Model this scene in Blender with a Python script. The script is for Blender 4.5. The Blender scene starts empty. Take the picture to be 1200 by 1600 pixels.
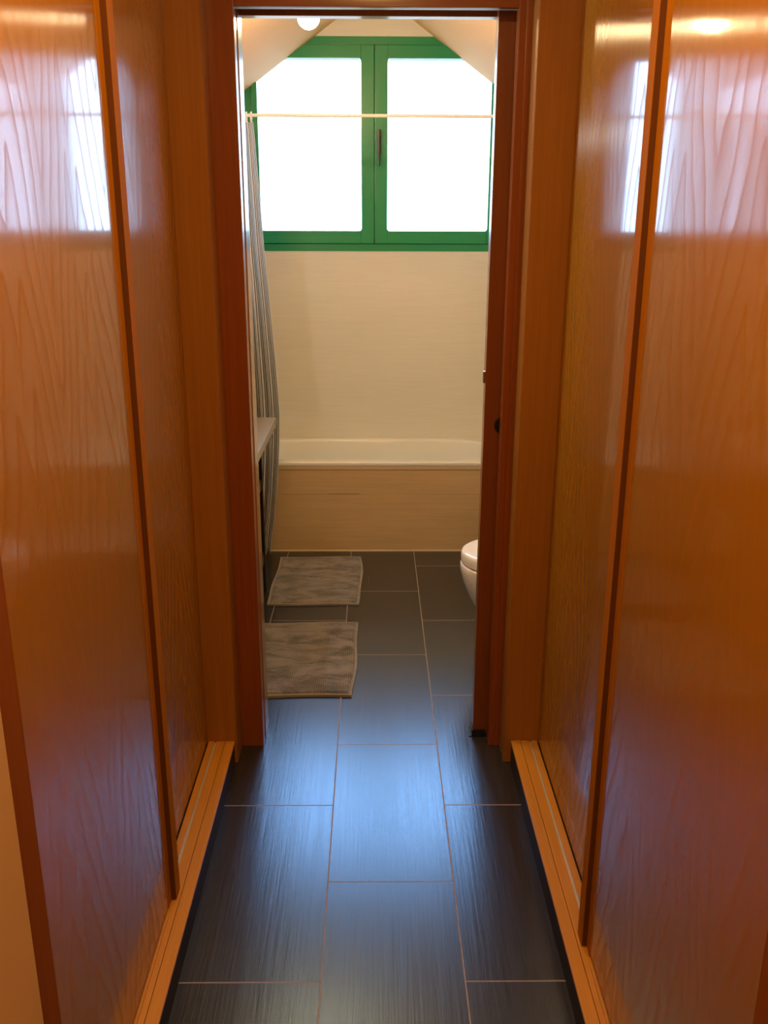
import bpy, bmesh, math, random
from mathutils import Matrix, Vector, noise as mnoise

# ------------------------------------------------------------------ camera
scn = bpy.context.scene
COL = scn.collection
F, HC = 1430.0, 1.5
def nrm(v): return Vector(v).normalized()
ey = nrm((-15, -450, F)); ez = -nrm((-15, (225 + F * F) / 450, F)); ex = ey.cross(ez)
if ex.x < 0: ex = -ex
RC = Matrix((ex, ey, ez))                      # camera (right, down, forward) -> world
right, down, fwd = RC.col[0], RC.col[1], RC.col[2]
cam = bpy.data.objects.new('camera', bpy.data.cameras.new('camera')); COL.objects.link(cam)
m = Matrix.Identity(4)
for i in range(3):
    m[i][0], m[i][1], m[i][2] = right[i], -down[i], -fwd[i]
m[2][3] = HC
cam.matrix_world = m
cam.data.sensor_fit = 'VERTICAL'; cam.data.sensor_height = 36.0
cam.data.lens = 36.0 * F / 1600.0
cam.data.clip_start = 0.02
scn.camera = cam

# ------------------------------------------------------------------ world, daylight, exposure
SKY_COL, SKY_STR, GROUND_COL = (0.42, 0.66, 1.0), 16.0, (0.10, 0.12, 0.13)
BULB_STR = 240.0
FILL_W = 8.0  # power of the added bathroom fill lamp
FILL_COL = (0.93, 1.0, 0.97)
SPOT_W = 15.0
WARM = (1.0, 0.72, 0.36)
WARM_SPOT = (1.0, 0.60, 0.20)
scn.view_settings.view_transform = 'Standard'; scn.view_settings.look = 'None'
scn.view_settings.gamma = 1.0; scn.view_settings.use_curve_mapping = False
scn.view_settings.exposure = 0.0
world = bpy.data.worlds.new('overcast_sky'); scn.world = world; world.use_nodes = True
bg = world.node_tree.nodes['Background']
_w = world.node_tree; _g = _w.nodes.new('ShaderNodeTexCoord'); _s = _w.nodes.new('ShaderNodeSeparateXYZ'); _r = _w.nodes.new('ShaderNodeMapRange'); _m = _w.nodes.new('ShaderNodeMix')
_m.data_type = 'RGBA'; _m.inputs[6].default_value = (*GROUND_COL, 1); _m.inputs[7].default_value = (*SKY_COL, 1)
_r.inputs['From Min'].default_value = -.10; _r.inputs['From Max'].default_value = -.02      # hazy horizon line, ground below it
_w.links.new(_g.outputs['Generated'], _s.inputs[0]); _w.links.new(_s.outputs['Z'], _r.inputs['Value']); _w.links.new(_r.outputs[0], _m.inputs[0]); _w.links.new(_m.outputs[2], bg.inputs['Color'])
bg.inputs['Strength'].default_value = SKY_STR
pl = bpy.data.lights.new('window_portal', 'AREA'); pl.shape = 'RECTANGLE'; pl.size = 1.22; pl.size_y = 0.96
pl.cycles.is_portal = True
po = bpy.data.objects.new('window_portal', pl); COL.objects.link(po)
po.location = (0, 4.80, 1.848); po.rotation_euler = (-math.pi / 2, 0, 0)
scn.cycles.max_bounces = 10; scn.cycles.diffuse_bounces = 5; scn.cycles.glossy_bounces = 5
scn.cycles.transparent_max_bounces = 12

# ------------------------------------------------------------------ material helpers
def srgb(r, g, b):
    f = lambda c: ((c / 255) / 12.92 if c / 255 <= .04045 else ((c / 255 + .055) / 1.055) ** 2.4)
    return (f(r), f(g), f(b))
class NT:
    def __init__(s, name):
        s.m = bpy.data.materials.new(name); s.m.use_nodes = True
        s.t = s.m.node_tree; s.p = s.t.nodes['Principled BSDF']; s.out = s.t.nodes['Material Output']
    def n(s, kind, **kw):
        nd = s.t.nodes.new(kind)
        for k, v in kw.items():
            if k in ('inp',):
                for kk, vv in v.items():
                    if hasattr(vv, 'is_output'): s.t.links.new(vv, nd.inputs[kk])
                    else: nd.inputs[kk].default_value = vv
            else: setattr(nd, k, v)
        return nd
    def link(s, a, b): s.t.links.new(a, b)
    def set(s, **kw):
        for k, v in kw.items():
            k = k.replace('_', ' ')
            if hasattr(v, 'is_output'): s.t.links.new(v, s.p.inputs[k])
            elif isinstance(v, tuple) and len(v) == 3 and s.p.inputs[k].type == 'RGBA': s.p.inputs[k].default_value = (*v, 1)
            else: s.p.inputs[k].default_value = v
    def coords(s): return s.n('ShaderNodeTexCoord').outputs['Object']
    def mapping(s, scale, loc=(0, 0, 0), src=None):
        return s.n('ShaderNodeMapping', inp={'Vector': src or s.coords(), 'Scale': scale, 'Location': loc}).outputs['Vector']
    def noise(s, vec, scale=1.0, detail=3.0, rough=.55, dist=0.0):
        return s.n('ShaderNodeTexNoise', inp={'Vector': vec, 'Scale': scale, 'Detail': detail, 'Roughness': rough, 'Distortion': dist}).outputs['Fac']
    def math(s, op, a, b=None, c=None):
        nd = s.n('ShaderNodeMath', operation=op)
        for i, v in enumerate((a, b, c)):
            if v is None: continue
            if hasattr(v, 'is_output'): s.link(v, nd.inputs[i])
            else: nd.inputs[i].default_value = v
        return nd.outputs[0]
    def ramp(s, fac, stops):
        nd = s.n('ShaderNodeValToRGB'); s.link(fac, nd.inputs['Fac']); e = nd.color_ramp.elements
        while len(e) > 1: e.remove(e[-1])
        for i, (p, c) in enumerate(stops):
            el = e[0] if i == 0 else e.new(p)
            el.position = p; el.color = (*c, 1) if len(c) == 3 else c
        return nd.outputs['Color']
    def mix(s, fac, a, b):
        nd = s.n('ShaderNodeMix', data_type='RGBA')
        for i, v in ((0, fac), (6, a), (7, b)):
            if hasattr(v, 'is_output'): s.link(v, nd.inputs[i])
            else: nd.inputs[i].default_value = (*v, 1) if isinstance(v, tuple) else v
        return nd.outputs[2]
    def bump(s, h, strength=.2, dist=.001):
        return s.n('ShaderNodeBump', inp={'Height': h, 'Strength': strength, 'Distance': dist}).outputs['Normal']

def simple(name, col, rough=.5, metal=0.0, **kw):
    t = NT(name); t.set(Base_Color=col, Roughness=rough, Metallic=metal, **kw); return t.m

def veneer(name, base, dark, shift, coat_rough=.06):
    """varnished oak veneer on the upright sliding doors: cathedral arches along z"""
    t = NT(name)
    sx = t.n('ShaderNodeSeparateXYZ', inp={'Vector': t.coords()})
    warp = t.noise(t.mapping((1, 2.2, .9), (0, shift * 3, 0)), 1.6, 2.0)
    warp2 = t.noise(t.mapping((1, 9, 3.0), (0, shift * 5, 0)), 1.5, 2.0)
    yy = t.math('ADD', sx.outputs['Y'], t.math('MULTIPLY', t.math('SUBTRACT', warp, .5), .12))
    u = t.math('PINGPONG', t.math('ADD', yy, shift + 5.0), .155)
    u = t.math('SUBTRACT', u, .03)
    au = t.math('SQRT', t.math('ADD', t.math('MULTIPLY', u, u), .00002))
    f = t.math('ADD', t.math('MULTIPLY', au, 26.0), t.math('MULTIPLY', sx.outputs['Z'], 6.5))
    f = t.math('ADD', f, t.math('MULTIPLY', warp2, 1.1))
    band = t.math('FRACT', f)
    line = t.math('POWER', band, 3.0)
    fine = t.noise(t.mapping((30, 260, 7)), 1.0, 3.0, .6)
    g = t.math('ADD', t.math('MULTIPLY', line, .7), t.math('MULTIPLY', fine, .5))
    blot = t.noise(t.mapping((3, 5, 1.2)), 1.0, 3.0)
    c = t.mix(t.math('MULTIPLY', g, .30), base, dark)
    c = t.mix(t.math('MULTIPLY', blot, .35), c, tuple(x * .7 for x in base))
    bn = t.bump(t.math('ADD', t.math('MULTIPLY', line, .8), t.math('MULTIPLY', fine, .22)), .016, .0012)
    tang = t.n('ShaderNodeCombineXYZ', inp={'Y': 1.0}).outputs[0]     # upright pores scatter light sideways
    t.set(Base_Color=c, Roughness=t.math('ADD', .21, t.math('MULTIPLY', g, .06)), Specular_IOR_Level=t.math('SUBTRACT', .74, t.math('MULTIPLY', t.math('POWER', band, 2.5), .60)), Anisotropic=1.0, Tangent=tang, Coat_IOR=1.5)
    cr = t.math('ADD', coat_rough - .02, t.math('MULTIPLY', g, .06))
    t.set(Coat_Roughness=cr, Coat_Normal=bn, Coat_Weight=t.math('SUBTRACT', .42, t.math('MULTIPLY', t.math('POWER', band, 6.0), .35)))
    return t.m

def wood(name, base, dark, axis='z', rough=.4, coat=.4, coat_rough=.2, freq=1.0, spec=.3):
    t = NT(name)
    sc = {'z': (90, 90, 2.5), 'y': (90, 2.5, 90), 'x': (2.5, 90, 90)}[axis]
    sc2 = {'z': (260, 260, 9), 'y': (260, 9, 260), 'x': (9, 260, 260)}[axis]
    a = t.noise(t.mapping(tuple(x * freq for x in sc)), 1.0, 4.0, .6, .3)
    b = t.noise(t.mapping(sc2), 1.0, 2.0)
    g = t.math('ADD', t.math('MULTIPLY', a, .65), t.math('MULTIPLY', b, .35))
    c = t.ramp(g, [(.1, dark), (.75, base)])
    t.set(Base_Color=c, Roughness=rough, Specular_IOR_Level=spec, Coat_Weight=coat, Coat_Roughness=coat_rough, Normal=t.bump(g, .12, .0008))
    return t.m

def floor_mat():
    t = NT('dark_brown_stoneware_tile')
    sx = t.n('ShaderNodeSeparateXYZ', inp={'Vector': t.coords()})
    u = t.math('SUBTRACT', sx.outputs['Y'], 1.519 - 6.05); v = t.math('SUBTRACT', sx.outputs['X'], -.111 - 6.0)
    cv = t.n('ShaderNodeCombineXYZ', inp={'X': u, 'Y': v}).outputs[0]
    br = t.n('ShaderNodeTexBrick', offset=.5, offset_frequency=2, squash=1.0,
             inp={'Vector': cv, 'Scale': 1.0, 'Mortar Size': .0017, 'Mortar Smooth': .15, 'Bias': 0.0, 'Brick Width': .605, 'Row Height': .3,
                  'Color1': (.0, .0, .0, 1), 'Color2': (1, 1, 1, 1), 'Mortar': (.5, .5, .5, 1)})
    mort = br.outputs['Fac']; tint = br.outputs['Color']
    st = t.noise(t.mapping((150, 3.5, 1)), 1.0, 4.0, .7)
    st2 = t.noise(t.mapping((60, 2.2, 1)), 1.0, 3.0, .6)
    cl = t.noise(t.mapping((5, 3, 1)), 1.0, 4.0, .6)
    g = t.math('ADD', t.math('MULTIPLY', st, .6), t.math('MULTIPLY', st2, .4))
    c = t.ramp(g, [(.3, (.019, .0145, .0130)), (.68, (.039, .031, .0280))])
    c = t.mix(t.math('MULTIPLY', cl, .5), c, (.033, .026, .0235))
    bw = t.n('ShaderNodeRGBToBW', inp={'Color': tint}).outputs[0]
    c = t.mix(t.math('MULTIPLY', bw, .35), c, (.022, .017, .0155))
    c = t.mix(mort, c, (.33, .25, .19))
    h = t.math('SUBTRACT', t.math('MULTIPLY', g, .5), t.math('MULTIPLY', mort, 1.6))
    rg = t.math('ADD', t.math('ADD', .175, t.math('MULTIPLY', g, .15)), t.math('MULTIPLY', mort, .4))
    t.set(Base_Color=c, Roughness=rg, Specular_IOR_Level=.85, Specular_Tint=(.38, .64, 1.0), IOR=1.66, Coat_Weight=.12, Coat_IOR=1.5, Coat_Roughness=rg, Coat_Normal=t.bump(h, .5, .002), Normal=t.bump(h, .55, .0019))  # specular tint puts sky blue into the window's reflection on the tiles
    return t.m

def linen_tile(name, base, dark, rough=.35, coat=.35, coat_rough=.12, axes='x', ior=1.5):
    t = NT(name)
    sc = {'x': (3.2, 3.2, 95), 'y': (3.2, 3.2, 95)}[axes]
    a = t.noise(t.mapping(sc), 1.0, 4.0, .7)
    b = t.noise(t.mapping((1.6, 1.6, 6)), 1.0, 4.0, .6)
    c = t.ramp(t.math('ADD', t.math('MULTIPLY', a, .6), t.math('MULTIPLY', b, .4)), [(.33, dark), (.6, base)])
    t.set(Base_Color=c, Roughness=rough, Coat_Weight=coat, Coat_IOR=ior, Coat_Roughness=coat_rough, Normal=t.bump(a, .08, .0006))
    return t.m

def plaster(name, base, sc=60, rough=.8):
    t = NT(name); a = t.noise(t.mapping((1, 1, 1)), sc, 5.0, .6); b = t.noise(t.mapping((1, 1, 1)), 3.0, 3.0)
    t.set(Base_Color=t.mix(t.math('MULTIPLY', b, .3), base, tuple(x * .86 for x in base)), Roughness=rough, Normal=t.bump(a, .25, .0015))
    return t.m

def pile_mat(name, base, dark, shift):
    t = NT(name)
    a = t.noise(t.mapping((7, 16, 1), (shift, shift, 0)), 1.0, 5.0, .65, .6)
    b = t.noise(t.mapping((1, 1, 1)), 520.0, 2.0, .6)
    w = t.n('ShaderNodeTexWave', wave_type='BANDS', bands_direction='X', inp={'Vector': t.coords(), 'Scale': 42.0, 'Distortion': .6, 'Detail': 1.0}).outputs['Fac']
    g = t.math('ADD', t.math('MULTIPLY', a, .62), t.math('ADD', t.math('MULTIPLY', b, .32), t.math('MULTIPLY', w, .06)))
    c = t.ramp(g, [(.40, dark), (.56, base)])
    t.set(Base_Color=c, Roughness=.95, Specular_IOR_Level=.1, Sheen_Weight=.25, Normal=t.bump(g, .6, .004))
    return t.m

def curtain_mat():
    t = NT('striped_curtain_cloth')
    uv = t.n('ShaderNodeTexCoord').outputs['UV']
    sx = t.n('ShaderNodeSeparateXYZ', inp={'Vector': uv})
    fr = t.math('FRACT', t.math('MULTIPLY', sx.outputs['X'], 27.0))
    d = t.math('ABSOLUTE', t.math('SUBTRACT', fr, .5))
    k = t.n('ShaderNodeMapRange', inp={'Value': d, 'From Min': .12, 'From Max': .19}).outputs[0]
    c = t.mix(k, (.085, .085, .10), (.86, .86, .85))
    t.set(Base_Color=c, Roughness=.75, Specular_IOR_Level=.2)
    tr = t.n('ShaderNodeBsdfTranslucent', inp={'Color': c})
    mx = t.n('ShaderNodeMixShader', inp={'Fac': .5})
    t.link(t.p.outputs[0], mx.inputs[1]); t.link(tr.outputs[0], mx.inputs[2]); t.link(mx.outputs[0], t.out.inputs['Surface'])
    return t.m

def glass_mat():
    t = NT('window_glass')
    tr = t.n('ShaderNodeBsdfTransparent', inp={'Color': (.97, .985, .98, 1)})
    gl = t.n('ShaderNodeBsdfGlossy', inp={'Color': (1, 1, 1, 1), 'Roughness': .02})
    fz = t.n('ShaderNodeFresnel', inp={'IOR': 1.45})
    mx = t.n('ShaderNodeMixShader'); t.link(fz.outputs[0], mx.inputs[0])
    t.link(tr.outputs[0], mx.inputs[1]); t.link(gl.outputs[0], mx.inputs[2]); t.link(mx.outputs[0], t.out.inputs['Surface'])
    return t.m

def glow(name, col, strength):
    t = NT(name); t.set(Base_Color=(.9, .9, .9), Emission_Color=col, Emission_Strength=strength); return t.m

OAK, OAKD = (.45, .195, .012), (.29, .110, .006)
M = {
 'veneer': veneer('varnished_oak_veneer', OAK, OAKD, 0.04),
 'veneer2': veneer('varnished_oak_veneer_right', OAK, OAKD, 0.11),
 'stile': wood('oak_edge_pull', (.46, .175, .012), (.37, .14, .009), 'z', .8, 0.0, .3, 1.0, .03),
 'post': wood('matte_red_brown_post', (.28, .088, .009), (.21, .06, .006), 'z', .7, 0.0, .3, 1.0, .08),
 'inlay': wood('dark_brown_inlay', (.13, .040, .006), (.09, .026, .004), 'z', .7, 0.0, .3),
 'rail': wood('oak_track_board', (.64, .30, .045), (.46, .20, .026), 'y', .45, .3, .25),
 'board': wood('oak_end_board', (.34, .135, .016), (.23, .085, .009), 'z', .4, .35, .22),
 'casing': wood('reddish_door_casing', (.26, .064, .009), (.16, .036, .005), 'z', .38, .4, .16),
 'casing_x': wood('reddish_door_header', (.26, .064, .009), (.16, .036, .005), 'x', .38, .4, .16),
 'leaf': wood('dark_sliding_door_wood', (.22, .058, .012), (.13, .032, .007), 'z', .38, .5, .14),
 'lining': wood('jamb_lining_wood', (.34, .13, .035), (.24, .085, .02), 'z', .34, .8, .08),
 'skirt': simple('dark_skirting_tile', (.034, .025, .020), .6, Specular_IOR_Level=.12),
 'floor': floor_mat(),
 'alu': simple('light_grey_track', (.60, .58, .53), .35, .3),
 'black': simple('black_plastic', (.008, .008, .008), .4),
 'slot': simple('dark_slot', (.012, .010, .009), .7),
 'plaster': plaster('warm_plaster', (.66, .43, .17)),
 'white_plaster': plaster('peach_ceiling_plaster', (.94, .60, .30), 90),
 'gable': linen_tile('cream_linen_tile', (.79, .80, .74), (.735, .74, .675)),
 'sidewall': linen_tile('polished_cream_side_tile', (.78, .69, .53), (.72, .62, .46), .3, 1.0, .12, 'y', 2.1),
 'apron': linen_tile('beige_linen_apron_tile', (.60, .45, .25), (.51, .375, .20), .4, .3, .2),
 'trim': simple('beige_tile_trim', (.58, .45, .28), .4),
 'grout': simple('pale_sealant', (.72, .62, .45), .6),
 'acrylic': simple('white_acrylic', (.80, .85, .84), .12, Coat_Weight=.5, Coat_Roughness=.05),
 'ceramic': simple('white_glazed_ceramic', (.88, .86, .83), .12, Coat_Weight=.6, Coat_Roughness=.04),
 'green': simple('green_painted_frame', (.004, .29, .12), .32, Coat_Weight=.3, Coat_Roughness=.15),
 'green_dark': simple('dark_gap', (.004, .03, .012), .7),
 'handle': simple('dark_grey_handle', (.05, .05, .055), .3, .8),
 'glass': glass_mat(),
 'chrome': simple('white_lacquered_rod', (.86, .85, .82), .3),
 'ring': simple('white_ring', (.85, .85, .83), .35),
 'curtain': curtain_mat(),
 'counter': wood('sand_coloured_counter', (.235, .185, .10), (.18, .14, .07), 'y', .4, .3, .2, .5),
 'blackwood': simple('black_stand', (.008, .007, .006), .45),
 'towel': plaster('grey_towelling', (.20, .20, .18), 300, .95),
 'pile': pile_mat('taupe_towelling_pile', (.262, .25, .24), (.078, .072, .069), .3),
 'hem': pile_mat('taupe_towelling_hem', (.30, .285, .27), (.225, .21, .20), 2.0),
 'bulb': glow('lit_bulb', WARM, BULB_STR),
 'lens': glow('lit_spot_lens', WARM, 12.0),
 'brass': simple('brass_latch', (.30, .20, .11), .35, 1.0),
}

# ------------------------------------------------------------------ geometry helpers
def tag(o, label=None, cat=None, group=None, kind=None):
    if label: o['label'] = label
    if cat: o['category'] = cat
    if group: o['group'] = group
    if kind: o['kind'] = kind
    return o
def empty(name, loc):
    o = bpy.data.objects.new(name, None); COL.objects.link(o); o.location = loc; o.empty_display_size = .05
    return o
def box(bm, x0, x1, y0, y1, z0, z1, bev=0.0, seg=2):
    x0, x1 = min(x0, x1), max(x0, x1); y0, y1 = min(y0, y1), max(y0, y1); z0, z1 = min(z0, z1), max(z0, z1)
    b = bmesh.new(); bmesh.ops.create_cube(b, size=1.0)
    for v in b.verts:
        v.co = Vector(((x0 + x1) / 2 + v.co.x * (x1 - x0), (y0 + y1) / 2 + v.co.y * (y1 - y0), (z0 + z1) / 2 + v.co.z * (z1 - z0)))
    if bev: bmesh.ops.bevel(b, geom=list(b.edges), offset=bev, segments=seg, profile=.7, affect='EDGES')
    me = bpy.data.meshes.new('t'); b.to_mesh(me); b.free(); bm.from_mesh(me); bpy.data.meshes.remove(me)
def prism(bm, pts, axis, a0, a1):
    """extrude polygon pts (two coords) along axis from a0 to a1"""
    def co(p, a):
        return {'x': (a, p[0], p[1]), 'y': (p[0], a, p[1]), 'z': (p[0], p[1], a)}[axis]
    va = [bm.verts.new(co(p, a0)) for p in pts]; vb = [bm.verts.new(co(p, a1)) for p in pts]
    n = len(pts)
    bm.faces.new(va); bm.faces.new(list(reversed(vb)))
    for i in range(n): bm.faces.new((va[i], vb[i], vb[(i + 1) % n], va[(i + 1) % n]))
def tube(bm, path, r, n=12, closed=False, cap=True):
    rings = []
    P = [Vector(p) for p in path]; N = len(P)
    for i, p in enumerate(P):
        d = (P[(i + 1) % N] - P[i - 1]) if closed else (P[min(i + 1, N - 1)] - P[max(i - 1, 0)])
        d.normalize(); up = Vector((0, 0, 1)) if abs(d.z) < .9 else Vector((0, 1, 0))
        a = d.cross(up).normalized(); b = d.cross(a).normalized()
        rings.append([bm.verts.new(p + (a * math.cos(t) + b * math.sin(t)) * r) for t in [2 * math.pi * k / n for k in range(n)]])
    for i in range(N if closed else N - 1):
        A, B = rings[i], rings[(i + 1) % N]
        for k in range(n): bm.faces.new((A[k], A[(k + 1) % n], B[(k + 1) % n], B[k]))
    if cap and not closed: bm.faces.new(rings[0]); bm.faces.new(list(reversed(rings[-1])))
def lathe(bm, prof, c, n=32):
    rings = []
    for r, z in prof:
        rings.append([bm.verts.new((c[0] + r * math.cos(t), c[1] + r * math.sin(t), c[2] + z)) for t in [2 * math.pi * k / n for k in range(n)]])
    for A, B in zip(rings, rings[1:]):
        for k in range(n): bm.faces.new((A[k], A[(k + 1) % n], B[(k + 1) % n], B[k]))
    bm.faces.new(rings[0]); bm.faces.new(rings[-1])
def loft(bm, loops, cap0=True, cap1=True):
    R = [[bm.verts.new(p) for p in lp] for lp in loops]
    n = len(R[0])
    for A, B in zip(R, R[1:]):
        for k in range(n): bm.faces.new((A[k], A[(k + 1) % n], B[(k + 1) % n], B[k]))
    if cap0: bm.faces.new(R[0])
    if cap1: bm.faces.new(R[-1])
def obj(name, bm, mat, parent=None, smooth=False, angle=40):
    bmesh.ops.recalc_face_normals(bm, faces=bm.faces)
    me = bpy.data.meshes.new(name); bm.to_mesh(me); bm.free()
    me.materials.append(mat)
    if smooth:
        me.polygons.foreach_set('use_smooth', [True] * len(me.polygons))
        me.set_sharp_from_angle(angle=math.radians(angle))
    o = bpy.data.objects.new(name, me); COL.objects.link(o)
    if smooth and angle < 100:
        wn = o.modifiers.new('weighted_normals', 'WEIGHTED_NORMAL'); wn.mode = 'FACE_AREA'; wn.weight = 100; wn.keep_sharp = True
    if parent:
        o.parent = parent
        if parent.type == 'EMPTY': o.location = -parent.location
    return o
def bxo(name, mat, dims, parent=None, bev=0.0, seg=2):
    bm = bmesh.new()
    for d in (dims if isinstance(dims[0], (tuple, list)) else [dims]): box(bm, *d, bev=bev, seg=seg)
    return obj(name, bm, mat, parent, smooth=bev > 0)
def struct(o, label=None, cat=None): return tag(o, label, cat, kind='structure')

# ------------------------------------------------------------------ setting: floor, walls, ceilings
YB = 4.667          # face of the far wall
YD0, YD1 = 2.42, 2.556
struct(bxo('floor', M['floor'], (-1.15, 1.15, -1.4, 4.8, -.1, 0)), 'dark brown rectangular floor tiles with pale joints', 'floor')
APEX, SL = 2.515, .705
# far wall with the window opening
WX, WZ0, WZ1 = .608, 1.373, 2.322
struct(bxo('wall_back', M['gable'], [(-1.0, -WX, YB, YB + .22, 0, 2.75), (WX, 1.0, YB, YB + .22, 0, 2.75),
      (-WX, WX, YB, YB + .22, 0, WZ0), (-WX, WX, YB, YB + .22, WZ1, 2.75)]), 'cream tiled wall behind the bathtub and around the green window', 'wall')
struct(bxo('wall_left', M['sidewall'], [(-1.0, -.81, YD1 - .02, 3.70, 0, 2.4), (-1.0, -.645, 3.70, YB, 0, 2.4)]), 'cream tiled bathroom wall behind the vanity', 'wall')
struct(bxo('wall_right', M['sidewall'], [(.80, 1.0, YD1 - .02, 3.25, 0, 2.4), (.645, 1.0, 3.25, YB, 0, 2.4)]), 'cream tiled bathroom wall behind the toilet', 'wall')
for s, nm in ((-1, 'left'), (1, 'right')):
    bm = bmesh.new()
    pts = [(0, APEX), (s * 1.0, APEX - SL), (s * 1.0, APEX - SL + .12), (0, APEX + .12)]
    prism(bm, pts, 'y', YD1 - .05, YB)
    struct(obj('ceiling_' + nm, bm, M['white_plaster']), f'sloping bathroom ceiling on the {nm} of the window', 'ceiling')
struct(bxo('wall_doorway', M['plaster'], [(-1.15, -.36, 2.462, 2.51, 0, 2.75), (.42, 1.15, 2.53, 2.552, 0, 2.75), (.46, 1.15, 2.43, 2.46, 0, 2.75), (-.36, .42, 2.43, 2.552, 2.04, 2.75), (-1.15, -.36, 2.51, 2.552, 0, 2.75)]), 'wall around the bathroom doorway', 'wall')
struct(bxo('ceiling', M['white_plaster'], (-1.15, 1.15, -1.4, 2.43, 2.42, 2.52)), 'flat ceiling above the passage', 'ceiling')
struct(bxo('wall_front', M['plaster'], (-1.15, 1.15, -1.4, -1.3, 0, 2.42)), 'plaster wall at the near end of the passage', 'wall')
struct(bxo('wall_passage_left', M['plaster'], [(-1.15, -.434, -1.3, .952, 0, 2.42), (-1.15, -1.08, .952, 2.43, 0, 2.42)], bev=.006), 'warm lit plaster wall at the lower left edge beside the wardrobe', 'wall')
struct(bxo('wall_passage_right', M['plaster'], [(.428, 1.15, -1.3, .742, 0, 2.42), (1.08, 1.15, .742, 2.43, 0, 2.42)], bev=.006), 'plaster wall beside the right wardrobe', 'wall')

# ------------------------------------------------------------------ doorway: casing, lining, header, sliding leaf
HZ = 1.989
struct(bxo('trim_1', M['casing'], [(-.402, -.333, YD0, 2.452, 0, 2.2)], bev=.003), 'reddish wooden casing on the left of the doorway', 'door trim')
bm = bmesh.new()
box(bm, -.402, -.333, 2.4525, 2.456, 0, HZ + .02)
box(bm, -.39, -.358, 2.456, 2.486, 0, HZ + .02)
box(bm, -.402, -.333, 2.486, YD1, 0, HZ + .02, .002)
struct(obj('trim_2', bm, M['lining'], smooth=True), 'glossy grooved jamb lining that receives the sliding door', 'door trim')
struct(bxo('trim_3', M['casing'], [(.343, .386, YD0, 2.462, 0, 2.2), (.360, .372, YD0 - .003, YD0 + .01, 0, HZ + .07)], bev=.003), 'reddish wooden casing on the right of the doorway', 'door trim')
struct(bxo('trim_4', M['lining'], [(.306, .44, 2.522, YD1, 0, HZ + .02)], bev=.002), 'jamb lining behind the sliding door', 'door trim')
h = bxo('trim_5', M['casing_x'], [(-.333, .343, YD0, 2.428, HZ, HZ + .018), (-.40, .386, YD0, 2.432, HZ + .0195, 2.2), ], bev=.002)
struct(h, 'wooden head casing above the doorway', 'door trim')
bxo('head_lip', M['lining'], (-.333, .386, 2.521, YD1, HZ, HZ + .05), h, bev=.002)
bxo('track', M['alu'], [(-.333, .42, 2.4285, 2.449, HZ, HZ + .003), (-.333, .42, 2.4285, 2.431, HZ, HZ + .04)], h)
bxo('track_slot', M['slot'], [(-.333, .42, 2.431, 2.521, HZ + .045, HZ + .055)], h)

LX = .302
leaf = struct(bxo('door_1', M['leaf'], (LX, 1.0, 2.478, 2.514, .006, HZ + .03), bev=.0015), 'dark wooden sliding door pushed into the right wall', 'door')
bm = bmesh.new()
def disc_y(bm, c, prof, n=32):
    rings = [[bm.verts.new((c[0] + r * math.cos(t), c[1] + y, c[2] + r * math.sin(t))) for t in [2 * math.pi * k / n for k in range(n)]] for r, y in prof]
    for A, B in zip(rings, rings[1:]):
        for k in range(n): bm.faces.new((A[k], A[(k + 1) % n], B[(k + 1) % n], B[k]))
    bm.faces.new(rings[-1])
disc_y(bm, (.354, 2.478, .972), [(.024, 0), (.024, -.003), (.020, -.0035), (.018, -.001), (.004, -.0005)])
tag(obj('finger_pull', bm, M['black'], leaf, True), 'round black recessed pull')
bxo('latch', M['brass'], (LX - .005, LX + .004, 2.486, 2.504, 1.086, 1.118), leaf, bev=.002)
dg = bxo('door_guide', M['black'], [(.2985, .340, 2.470, 2.4775, 0, .022), (.2985, .3015, 2.470, 2.520, 0, .022), (.290, .340, 2.470, 2.52, 0, .003)], bev=.001)
tag(dg, 'small black guide on the floor at the foot of the sliding door', 'door guide')

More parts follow.
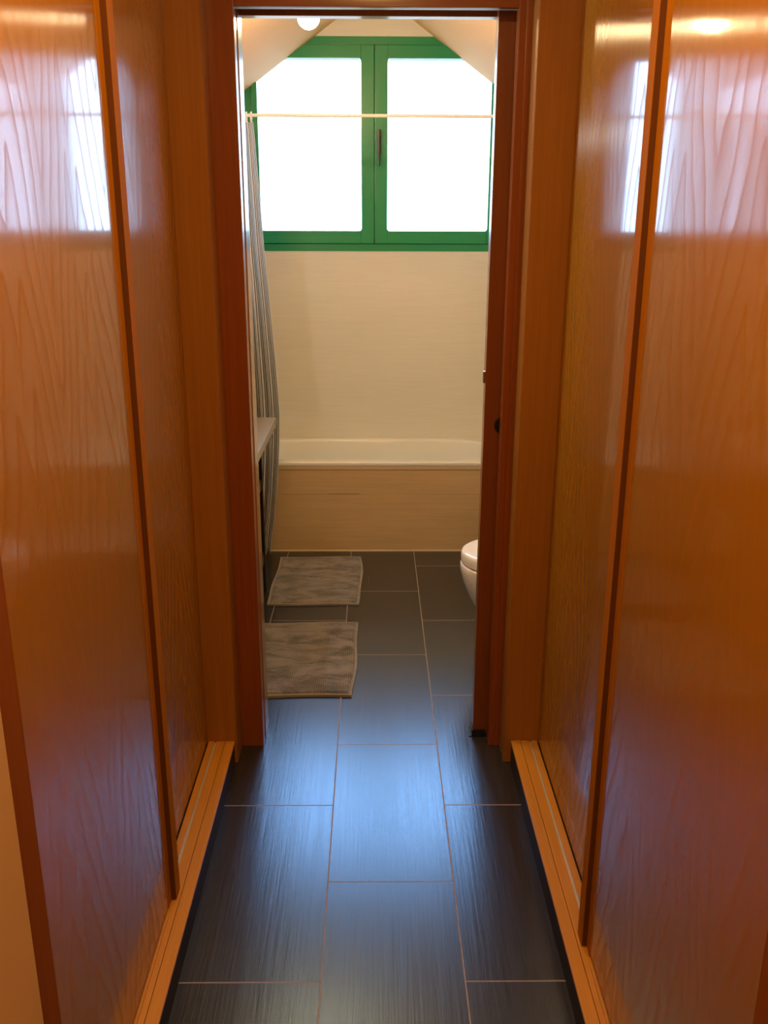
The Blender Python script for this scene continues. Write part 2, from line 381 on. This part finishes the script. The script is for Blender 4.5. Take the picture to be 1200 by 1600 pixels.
# ------------------------------------------------------------------ wardrobes
def wardrobe(s, xr, xl, xd, xf, xs, y0, y1, ys, yb, xin, vm, label, near_lip):
    """s=-1 left, 1 right; xr rail front, xl/xd lip/door faces, xf far door face, xs stile face"""
    w = empty('fitted_wardrobe', (s * .7, 1.65, 0)); tag(w, label, 'wardrobe', 'wardrobes facing each other across the passage')
    a = lambda d: xr + s * d                      # outward from the rail front
    # dark tiled plinth, then oak track board on top with its grooves
    bxo('plinth', M['skirt'], (xr + s * .0005, xr + s * .12, y0, yb, 0, .064), w)
    top = .072
    tb = bxo('track_board', M['rail'], [(a(-.001), a(.0255), y0, yb, .064, top), (a(.0268), a(.051), y0, yb, .064, top - .0004),
                                (a(.058), a(.074), y0, yb, .064, top), (a(.0255), a(.12), y0, yb, .058, .0635)], w, bev=.0012)
    bxo('track', M['alu'], (a(.051), a(.058), y0, yb, .063, .067), tb)
    bm = bmesh.new(); box(bm, xd - s * .0055, xd - s * .0018, y0, ys - .09, top, top + .006, .001)
    obj('guide_lip', bm, M['rail'], tb, True)
    # far door (inner track)
    fd = bxo('sliding_door', vm, (xf, xf + s * .03, ys - .18, yb - .0025, top + .003, 2.22), w, bev=.001)
    # near door (outer track) with its stepped edge pull
    nd = bxo('sliding_door', vm, (xd, xd + s * .03, y1, ys - .066, top + .010, 2.22), w, bev=.001)
    prof = [(xd + s * .03, ys - .0658), (xd - s * .001, ys - .0658), (xd - s * .001, ys - .0395), (xd + s * .007, ys - .0393), (xd + s * .007, ys - .0365), (xs, ys - .036), (xs, ys - .0012), (xs + s * .0012, ys), (xd + s * .03, ys)]
    bm = bmesh.new(); prism(bm, prof, 'z', top + .004, 2.22)
    ep = tag(obj('edge_pull', bm, M['stile'], nd), 'raised orange wooden edge strip')
    bm = bmesh.new(); box(bm, xs + s * .0012, xd + s * .006, ys - .0378, ys - .0362, top + .004, 2.22)
    tag(obj('edge_inlay', bm, M['inlay'], ep), 'dark brown strip on the step of the edge pull')
    # near post, end board, top fascia, shelf behind
    bxo('post', M['post'], (xd - s * .001, xd + s * .06, y0, y1 - .002, 0, 2.419), w, bev=.0015)
    bxo('end_board', M['board'], (xin, s * 1.06, yb, YD0 - .0005, 0, 2.419), w, bev=.004, seg=3)
    bxo('fascia', M['board'], (xr + s * .004, xr + s * .02, y0, yb, 2.2, 2.419), w, bev=.002)
    bxo('back_panel', M['board'], (s * 1.05, s * 1.06, y0 + .01, yb, 0, 2.4), w)
    return w
wardrobe(-1, -.405, -.447, -.449, -.4815, -.4365, .955, 1.037, 1.714, 2.33, -.397, M['veneer'],
         'glossy oak wardrobe with sliding doors on the left wall of the passage', True)
wardrobe(1, .397, .437, .440, .4735, .4285, .745, .832, 1.572, 2.33, .3765, M['veneer2'],
         'glossy oak wardrobe with sliding doors on the right wall of the passage', True)

# ------------------------------------------------------------------ window
win = empty('window_1', (0, YB, WZ0)); struct(win, 'green framed double window glowing white above the bathtub', 'window')
FZ = 1.4075; TZ = 2.322 - .036
yf = YB - .004
fr = bxo('window_frame', M['green'], [(-WX, WX, yf, YB + .09, WZ0, FZ - .001), (-WX, WX, yf, YB + .09, TZ + .001, WZ1), (-WX, -.578, yf, YB + .09, FZ, TZ), (.578, WX, yf, YB + .09, FZ, TZ)], win, bev=.002)
bxo('window_stop', M['green'], [(-WX + .005, WX - .005, YB + .0605, YB + .088, WZ0 + .01, FZ + .03), (-.035, .035, YB + .0605, YB + .075, FZ, TZ), (-WX + .005, WX - .005, YB + .0605, YB + .088, TZ - .03, WZ1 - .01), (-WX + .01, -.55, YB + .0605, YB + .088, FZ, TZ), (.55, WX - .01, YB + .0605, YB + .088, FZ, TZ)], fr)
for s in (-1, 1):
    gx0, gx1 = .0625, .547            # glass edges
    gz0, gz1 = 1.468, 2.229
    o0, o1 = .0012, .5765
    bm = bmesh.new(); ys0, ys1 = yf - .012, YB + .06
    box(bm, s * o0, s * gx0, ys0, ys1, FZ + .001, TZ - .001, .004); box(bm, s * gx1, s * o1, ys0, ys1, FZ + .001, TZ - .001, .004)
    box(bm, s * gx0, s * gx1, ys0, ys1, FZ + .001, gz0, .004); box(bm, s * gx0, s * gx1, ys0, ys1, gz1, TZ - .001, .004)
    # small fillets in the glass corners
    for cx, sx_ in ((gx0, 1), (gx1, -1)):
        for cz, sz in ((gz0, 1), (gz1, -1)):
            prism(bm, [(s * cx, cz), (s * (cx + sx_ * .009), cz), (s * (cx + sx_ * .003), cz + sz * .003), (s * cx, cz + sz * .009)], 'y', ys0 + .003, ys1)
    sh = obj('sash', bm, M['green'], win, True)
    bxo('pane', M['glass'], (s * (gx0 - .01), s * (gx1 + .01), YB + .022, YB + .026, gz0 - .01, gz1 + .01), sh)
    if s == 1:
        hb = bxo('handle_plate', M['handle'], (.0135, .0305, ys0 - .010, ys0, 1.815, 1.925), sh, bev=.002)
        bm = bmesh.new(); box(bm, .0155, .0290, ys0 - .034, ys0 - .010, 1.893, 1.922, .003); box(bm, .017, .0275, ys0 - .040, ys0 - .028, 1.765, 1.915, .004)
        tag(obj('handle', bm, M['handle'], sh, True), 'dark grey turning lever')
    for z0, z1 in ((FZ + .004, FZ + .024), (TZ - .026, TZ - .008)):
        if s == -1: bxo('hinge', M['black'], (-.0022, .0022, ys0 - .0015, ys0 + .004, z0, z1), sh)

# ------------------------------------------------------------------ bathtub
TY0, TZ0 = 4.136, .441
tub = empty('bathtub', (-.08, 4.4, 0)); tag(tub, 'white built-in bathtub with beige tiled front below the green window', 'bathtub')
def sup(cx, cy, a, b, n, z, N=128):
    L = []
    for k in range(N):
        t = 2 * math.pi * k / N; c, s = math.cos(t), math.sin(t)
        L.append((cx + a * math.copysign(abs(c) ** (2 / n), c), cy + b * math.copysign(abs(s) ** (2 / n), s), z))
    return L
bm = bmesh.new()
ocx, oa = 0.0, .643; ocy, ob = (TY0 + YB - .002) / 2, (YB - .002 - TY0) / 2
icx, ia, icy, ib = -.010, .568, 4.402, .214
loft(bm, [sup(ocx, ocy, oa - .012, ob - .012, 40, TZ0 - .017), sup(ocx, ocy, oa - .001, ob - .001, 40, TZ0 - .016), sup(ocx, ocy, oa, ob, 40, TZ0 - .012), sup(ocx, ocy, oa, ob, 40, TZ0 - .004), sup(ocx, ocy, oa - .004, ob - .004, 40, TZ0),
          sup(icx, icy, ia + .006, ib + .006, 5, TZ0), sup(icx, icy, ia, ib, 5, TZ0 - .003), sup(icx, icy, ia - .006, ib - .005, 4.8, TZ0 - .012),
          sup(icx, icy, ia - .02, ib - .018, 4.5, TZ0 - .08), sup(icx - .01, icy, ia - .06, ib - .04, 4, TZ0 - .22), sup(icx - .02, icy, ia - .11, ib - .065, 3.6, TZ0 - .32), sup(icx - .02, icy, ia - .2, ib - .12, 3, TZ0 - .36)], False, True)
obj('tub_shell', bm, M['acrylic'], tub, True, 35)
bxo('tile_trim', M['trim'], (-.643, .643, TY0 + .002, TY0 + .02, .405, .424), tub, bev=.001)
bm = bmesh.new(); ya, yb2 = TY0 + .005, TY0 + .03
box(bm, -.643, .643, ya, yb2, .006, .2845)
for x0, x1, dz in ((-.808, -.2155, 0), (-.2155, -.072, .0022), (-.072, .643, 0)):
    box(bm, max(x0, -.643), x1, ya, yb2, .2852 + dz, .4025)
ap = obj('tiled_apron', bm, M['apron'], tub)
bxo('sealant_bead', M['grout'], (-.643, .643, ya - .004, ya + .01, 0, .006), ap)
bxo('joint_backing', M['slot'], (-.643, .643, ya + .006, yb2 + .004, .27, .42), ap)

# ------------------------------------------------------------------ shower rod, rings, curtain
RZ, RY = 1.925, 4.085
rod = empty('curtain_rod', (0, RY, RZ)); tag(rod, 'thin pale shower curtain rod across the window', 'curtain rod')
bm = bmesh.new(); tube(bm, [(-.64, RY, RZ), (.64, RY, RZ)], .007, 16); obj('rod', bm, M['chrome'], rod, True)
for s in (-1, 1):
    bm = bmesh.new(); tube(bm, [(s * .645, RY, RZ), (s * .630, RY, RZ)], .02, 20); obj('end_cap', bm, M['ring'], rod, True)
NF = 5.5
edge = [(1.90, -.497), (1.65, -.482), (1.40, -.468), (1.20, -.452), (.93, -.433), (.80, -.425), (.70, -.421), (.58, -.424), (.467, -.431), (.33, -.444), (.222, -.457), (.035, -.484)]
def redge(z):
    e = edge
    if z >= e[0][0]: return e[0][1]
    for (za, xa), (zb, xb) in zip(e, e[1:]):
        if zb <= z <= za: return xb + (xa - xb) * (z - zb) / (za - zb)
    return e[-1][1]
def cpos(u, z):
    R = redge(z); k = (1.9 - z) / 1.87
    amp = .012 + .022 * min(1, k * 1.5)
    ph = 2 * math.pi * NF * u + .5 * math.sin(2.3 * k + 4 * u)
    L = -.628
    x = L + (R - L) * u ** (.95) + .006 * math.sin(2 * ph) * u * (1 - u)
    return Vector((x, RY - .012 - .05 * min(1, max(0, k * 1.2)) + amp * math.cos(ph) * (1 - .5 * u ** 6), z))
bm = bmesh.new(); NU, NZ = 190, 60
uvl = bm.loops.layers.uv.new('UVMap'); grid = []
for j in range(NZ + 1):
    z = 1.897 + (.03 - 1.897) * j / NZ
    grid.append([bm.verts.new(cpos(i / NU, z)) for i in range(NU + 1)])
for j in range(NZ):
    for i in range(NU):
        f = bm.faces.new((grid[j][i], grid[j][i + 1], grid[j + 1][i + 1], grid[j + 1][i]))
        for l, (ii, jj) in zip(f.loops, ((i, j), (i + 1, j), (i + 1, j + 1), (i, j + 1))): l[uvl].uv = (ii / NU, jj / NZ)
cur = obj('shower_curtain', bm, M['curtain'], None, True, 180)
sol = cur.modifiers.new('thickness', 'SOLIDIFY'); sol.thickness = .0012
tag(cur, 'striped grey and white shower curtain bunched at the left of the rod', 'shower curtain')
ring0 = None
for k in range(6):
    u = (k + .5) / 6; p = cpos(u, 1.897)
    if ring0 is None:
        bm = bmesh.new(); tube(bm, [(0, .021 * math.cos(t), .021 * math.sin(t)) for t in [2 * math.pi * q / 24 for q in range(24)]], .0026, 8, closed=True)
        r = ring0 = obj('curtain_ring', bm, M['ring'], None, True)
    else:
        r = ring0.copy(); COL.objects.link(r)
    r.location = (p.x, RY, RZ - .0095)
    tag(r, 'small white ring holding the striped curtain on the rod', 'curtain ring', 'rings on the shower curtain rod')

# ------------------------------------------------------------------ vanity stand
van = empty('vanity_stand', (-.6, 3.15, 0)); tag(van, 'black open stand with a sand coloured counter on the left behind the jamb', 'vanity')
bxo('countertop', M['counter'], (-.808, -.398, 2.60, 3.665, .718, .750), van, bev=.002)
for x0 in (-.488, -.80):
    for y0 in (2.64, 3.625):
        bxo('leg', M['blackwood'], (x0, x0 + .028, y0, y0 + .03, 0, .718), van, bev=.0015)
bxo('apron_frame', M['blackwood'], [(-.486, -.462, 2.67, 3.625, .668, .717), (-.80, -.776, 2.67, 3.625, .668, .717)], van, bev=.0015)
for zz in (.455, .135):
    bm = bmesh.new()
    box(bm, -.484, -.464, 2.67, 3.625, zz, zz + .045, .0015); box(bm, -.798, -.778, 2.67, 3.625, zz, zz + .045, .0015)
    n = 20
    for k in range(n):
        y = 2.69 + k * (3.60 - 2.69) / (n - 1)
        box(bm, -.778, -.484, y - .014, y + .014, zz + .03, zz + .042, .001)
    obj('slatted_shelf', bm, M['blackwood'], van)
def folded(bm, x0, x1, y0, y1, z0, t, n):
    for k in range(n):
        d = .004 * ((k * 37) % 3 - 1)
        box(bm, x0 + d, x1 + d, y0 - d, y1 + d, z0 + k * t, z0 + (k + .96) * t, t * .42, 4)
bm = bmesh.new(); folded(bm, -.76, -.500, 3.30, 3.60, .4975, .033, 4)
tw = obj('folded_towel', bm, M['towel'], None, True); tag(tw, 'grey folded towel on the upper shelf under the counter', 'towel')

# ------------------------------------------------------------------ toilet
toi = empty('wall_hung_toilet', (.80, 2.95, .2)); tag(toi, 'white wall-hung toilet with closed lid half hidden by the sliding door', 'toilet')
def dsec(tip, hw, z, wall=.80, cy=2.950, N=40, el=.27, p=2.05):
    """D outline: straight sides from the wall, elliptical nose pointing to -x"""
    pts = []; xc = tip + el
    for k in range(N + 1):
        t = -math.pi / 2 + math.pi * k / N
        pts.append((xc - el * abs(math.cos(t)) ** (2 / p), cy + hw * math.copysign(abs(math.sin(t)) ** (2 / p), math.sin(t)), z))
    pts += [(wall, cy + hw, z), (wall, cy - hw, z)]
    return pts
T = .296
bm = bmesh.new()
loft(bm, [dsec(T + .20, .10, .06, el=.16), dsec(T + .165, .125, .075, el=.18), dsec(T + .115, .145, .13, el=.21), dsec(T + .07, .16, .20, el=.235), dsec(T + .03, .174, .275, el=.26), dsec(T + .008, .181, .33), dsec(T - .001, .184, .372), dsec(T, .183, .388), dsec(T + .006, .178, .3925)])
obj('bowl', bm, M['ceramic'], toi, True, 50)
bm = bmesh.new(); W2 = .765
loft(bm, [dsec(T + .008, .174, .396, W2), dsec(T + .002, .180, .398, W2), dsec(T + .001, .181, .41, W2), dsec(T + .002, .180, .427, W2), dsec(T + .006, .176, .4335, W2), dsec(T + .014, .168, .4365, W2), dsec(T + .05, .13, .438, W2)])
obj('lid', bm, M['ceramic'], toi, True, 50)
bxo('hinge_block', M['ceramic'], (.765, .80, 2.85, 3.05, .39, .425), toi, bev=.006)

# ------------------------------------------------------------------ bath mats
def bath_mat(corners, label, seed, bow):
    c = [Vector((*p, 0)) for p in corners]          # near-left, near-right, far-right, far-left
    cx = sum((v.x for v in c)) / 4; cy = sum((v.y for v in c)) / 4
    mt = empty('bath_mat', (cx, cy, 0)); tag(mt, label, 'bath mat', 'two matching mats on the bathroom floor')
    def P(u, v):
        p = c[0].lerp(c[1], u).lerp(c[3].lerp(c[2], u), v)
        e = max(abs(2 * u - 1), abs(2 * v - 1))
        p.x += bow * math.sin(math.pi * v) * u; p.x += .003 * math.sin(9 * v + seed) * e; p.y += .003 * math.sin(7 * u + seed * 2)
        return p
    NU, NV = 110, 160; bm = bmesh.new(); g = []
    mu, mv = .025, .017
    for j in range(NV + 1):
        row = []
        for i in range(NU + 1):
            u, v = i / NU, j / NV
            p = P(mu + (1 - 2 * mu) * u, mv + (1 - 2 * mv) * v)
            d = min(min(u, 1 - u) * NU, min(v, 1 - v) * NV)
            big = mnoise.noise(Vector((p.x * 9 + seed, p.y * 22, 0)))
            z = .0125 + .0022 * big + .0016 * mnoise.noise(Vector((p.x * 160, p.y * 160, seed)))
            z = .004 + (z - .004) * min(1, d / 2.0)
            row.append(bm.verts.new((p.x, p.y, z)))
        g.append(row)
    for j in range(NV):
        for i in range(NU): bm.faces.new((g[j][i], g[j][i + 1], g[j + 1][i + 1], g[j + 1][i]))
    obj('pile', bm, M['pile'], mt, True, 180)
    # stitched hem around the edge, with thickness down to the floor
    bm = bmesh.new(); loop = []
    S = 40
    for a, b in (((0, 0), (1, 0)), ((1, 0), (1, 1)), ((1, 1), (0, 1)), ((0, 1), (0, 0))):
        for k in range(S):
            t = k / S; loop.append((a[0] + (b[0] - a[0]) * t, a[1] + (b[1] - a[1]) * t))
    def ins(u, v, f): return (.5 + (u - .5) * (1 - 2 * mu * f), .5 + (v - .5) * (1 - 2 * mv * f))
    rings = []
    for f, z in ((0, .0), (0, .007), (.12, .009), (.7, .0095), (1.05, .004)):
        rings.append([(*P(*ins(u, v, f)).xy, z) for u, v in loop])
    loft(bm, rings, True, False)
    tag(obj('hem', bm, M['hem'], mt, True, 60), 'paler stitched hem')
    return mt
bath_mat([(-.446, 3.481), (-.068, 3.484), (-.062, 4.043), (-.438, 4.036)], 'taupe bath mat lying by the bathtub front', 1.3, .012)
bath_mat([(-.482, 2.712), (-.073, 2.718), (-.066, 3.302), (-.470, 3.292)], 'taupe bath mat lying just inside the doorway', 4.7, .007)

# ------------------------------------------------------------------ lamps
bx, by, bz = -.213, 3.30, 2.136
lamp = empty('pendant_bulb', (bx, by, bz)); tag(lamp, 'small round glowing lamp below the sloping ceiling behind the door head', 'lamp')
bm = bmesh.new(); bmesh.ops.create_uvsphere(bm, u_segments=24, v_segments=16, radius=.036, matrix=Matrix.Translation((bx, by, bz)))
obj('bulb', bm, M['bulb'], lamp, True, 180)
bm = bmesh.new(); lathe(bm, [(.017, .030), (.017, .062), (.008, .068), (.004, .07), (.004, .22), (.035, .226), (.035, .262)], (bx, by, bz), 20)
obj('stem', bm, M['chrome'], lamp, True)
for x, y, lab, wsc in ((0, 1.15, 'round ceiling spot between the two wardrobes', 1.0), (.1, -.65, 'round ceiling spot at the near end of the passage', .8)):
    sp = empty('ceiling_spot', (x, y, 2.42)); tag(sp, lab, 'lamp')
    bm = bmesh.new(); lathe(bm, [(.048, 0), (.056, -.002), (.058, -.010), (.050, -.012), (.040, -.006)], (x, y, 2.42), 32); obj('rim', bm, M['ring'], sp, True)
    bm = bmesh.new(); lathe(bm, [(.040, -.008), (.020, -.009)], (x, y, 2.42), 32); obj('lens', bm, M['lens'], sp)
    li = bpy.data.lights.new('spot_light', 'AREA'); li.shape = 'DISK'; li.size = .08; li.energy = SPOT_W * wsc; li.color = WARM_SPOT
    lo = bpy.data.objects.new('spot_light', li); COL.objects.link(lo); lo.parent = sp; lo.location = (0, 0, -.016)

# added lamp over the vanity, out of view, brightens the bathroom
ml = empty('fill_lamp', (-.81, 2.83, 1.80)); tag(ml, 'added fill lamp above the vanity counter that brightens the bathroom, hidden behind the left jamb', 'lamp')
bxo('fill_plate', M['alu'], (-.81, -.795, 2.68, 2.98, 1.77, 1.83), ml, bev=.003)
bm = bmesh.new(); tube(bm, [(-.755, 2.66, 1.80), (-.755, 3.00, 1.80)], .022, 20); obj('fill_tube', bm, M['lens'], ml, True)
for yy in (2.72, 2.90): bxo('fill_bracket', M['alu'], (-.797, -.775, yy, yy + .02, 1.79, 1.81), ml)
li = bpy.data.lights.new('fill_light', 'AREA'); li.shape = 'RECTANGLE'; li.size = .32; li.size_y = .04; li.energy = FILL_W; li.color = FILL_COL
lo = bpy.data.objects.new('fill_light', li); COL.objects.link(lo); lo.parent = ml; lo.location = (.085, 0, 0); lo.rotation_euler = (math.pi / 2, 0, -math.pi / 2)
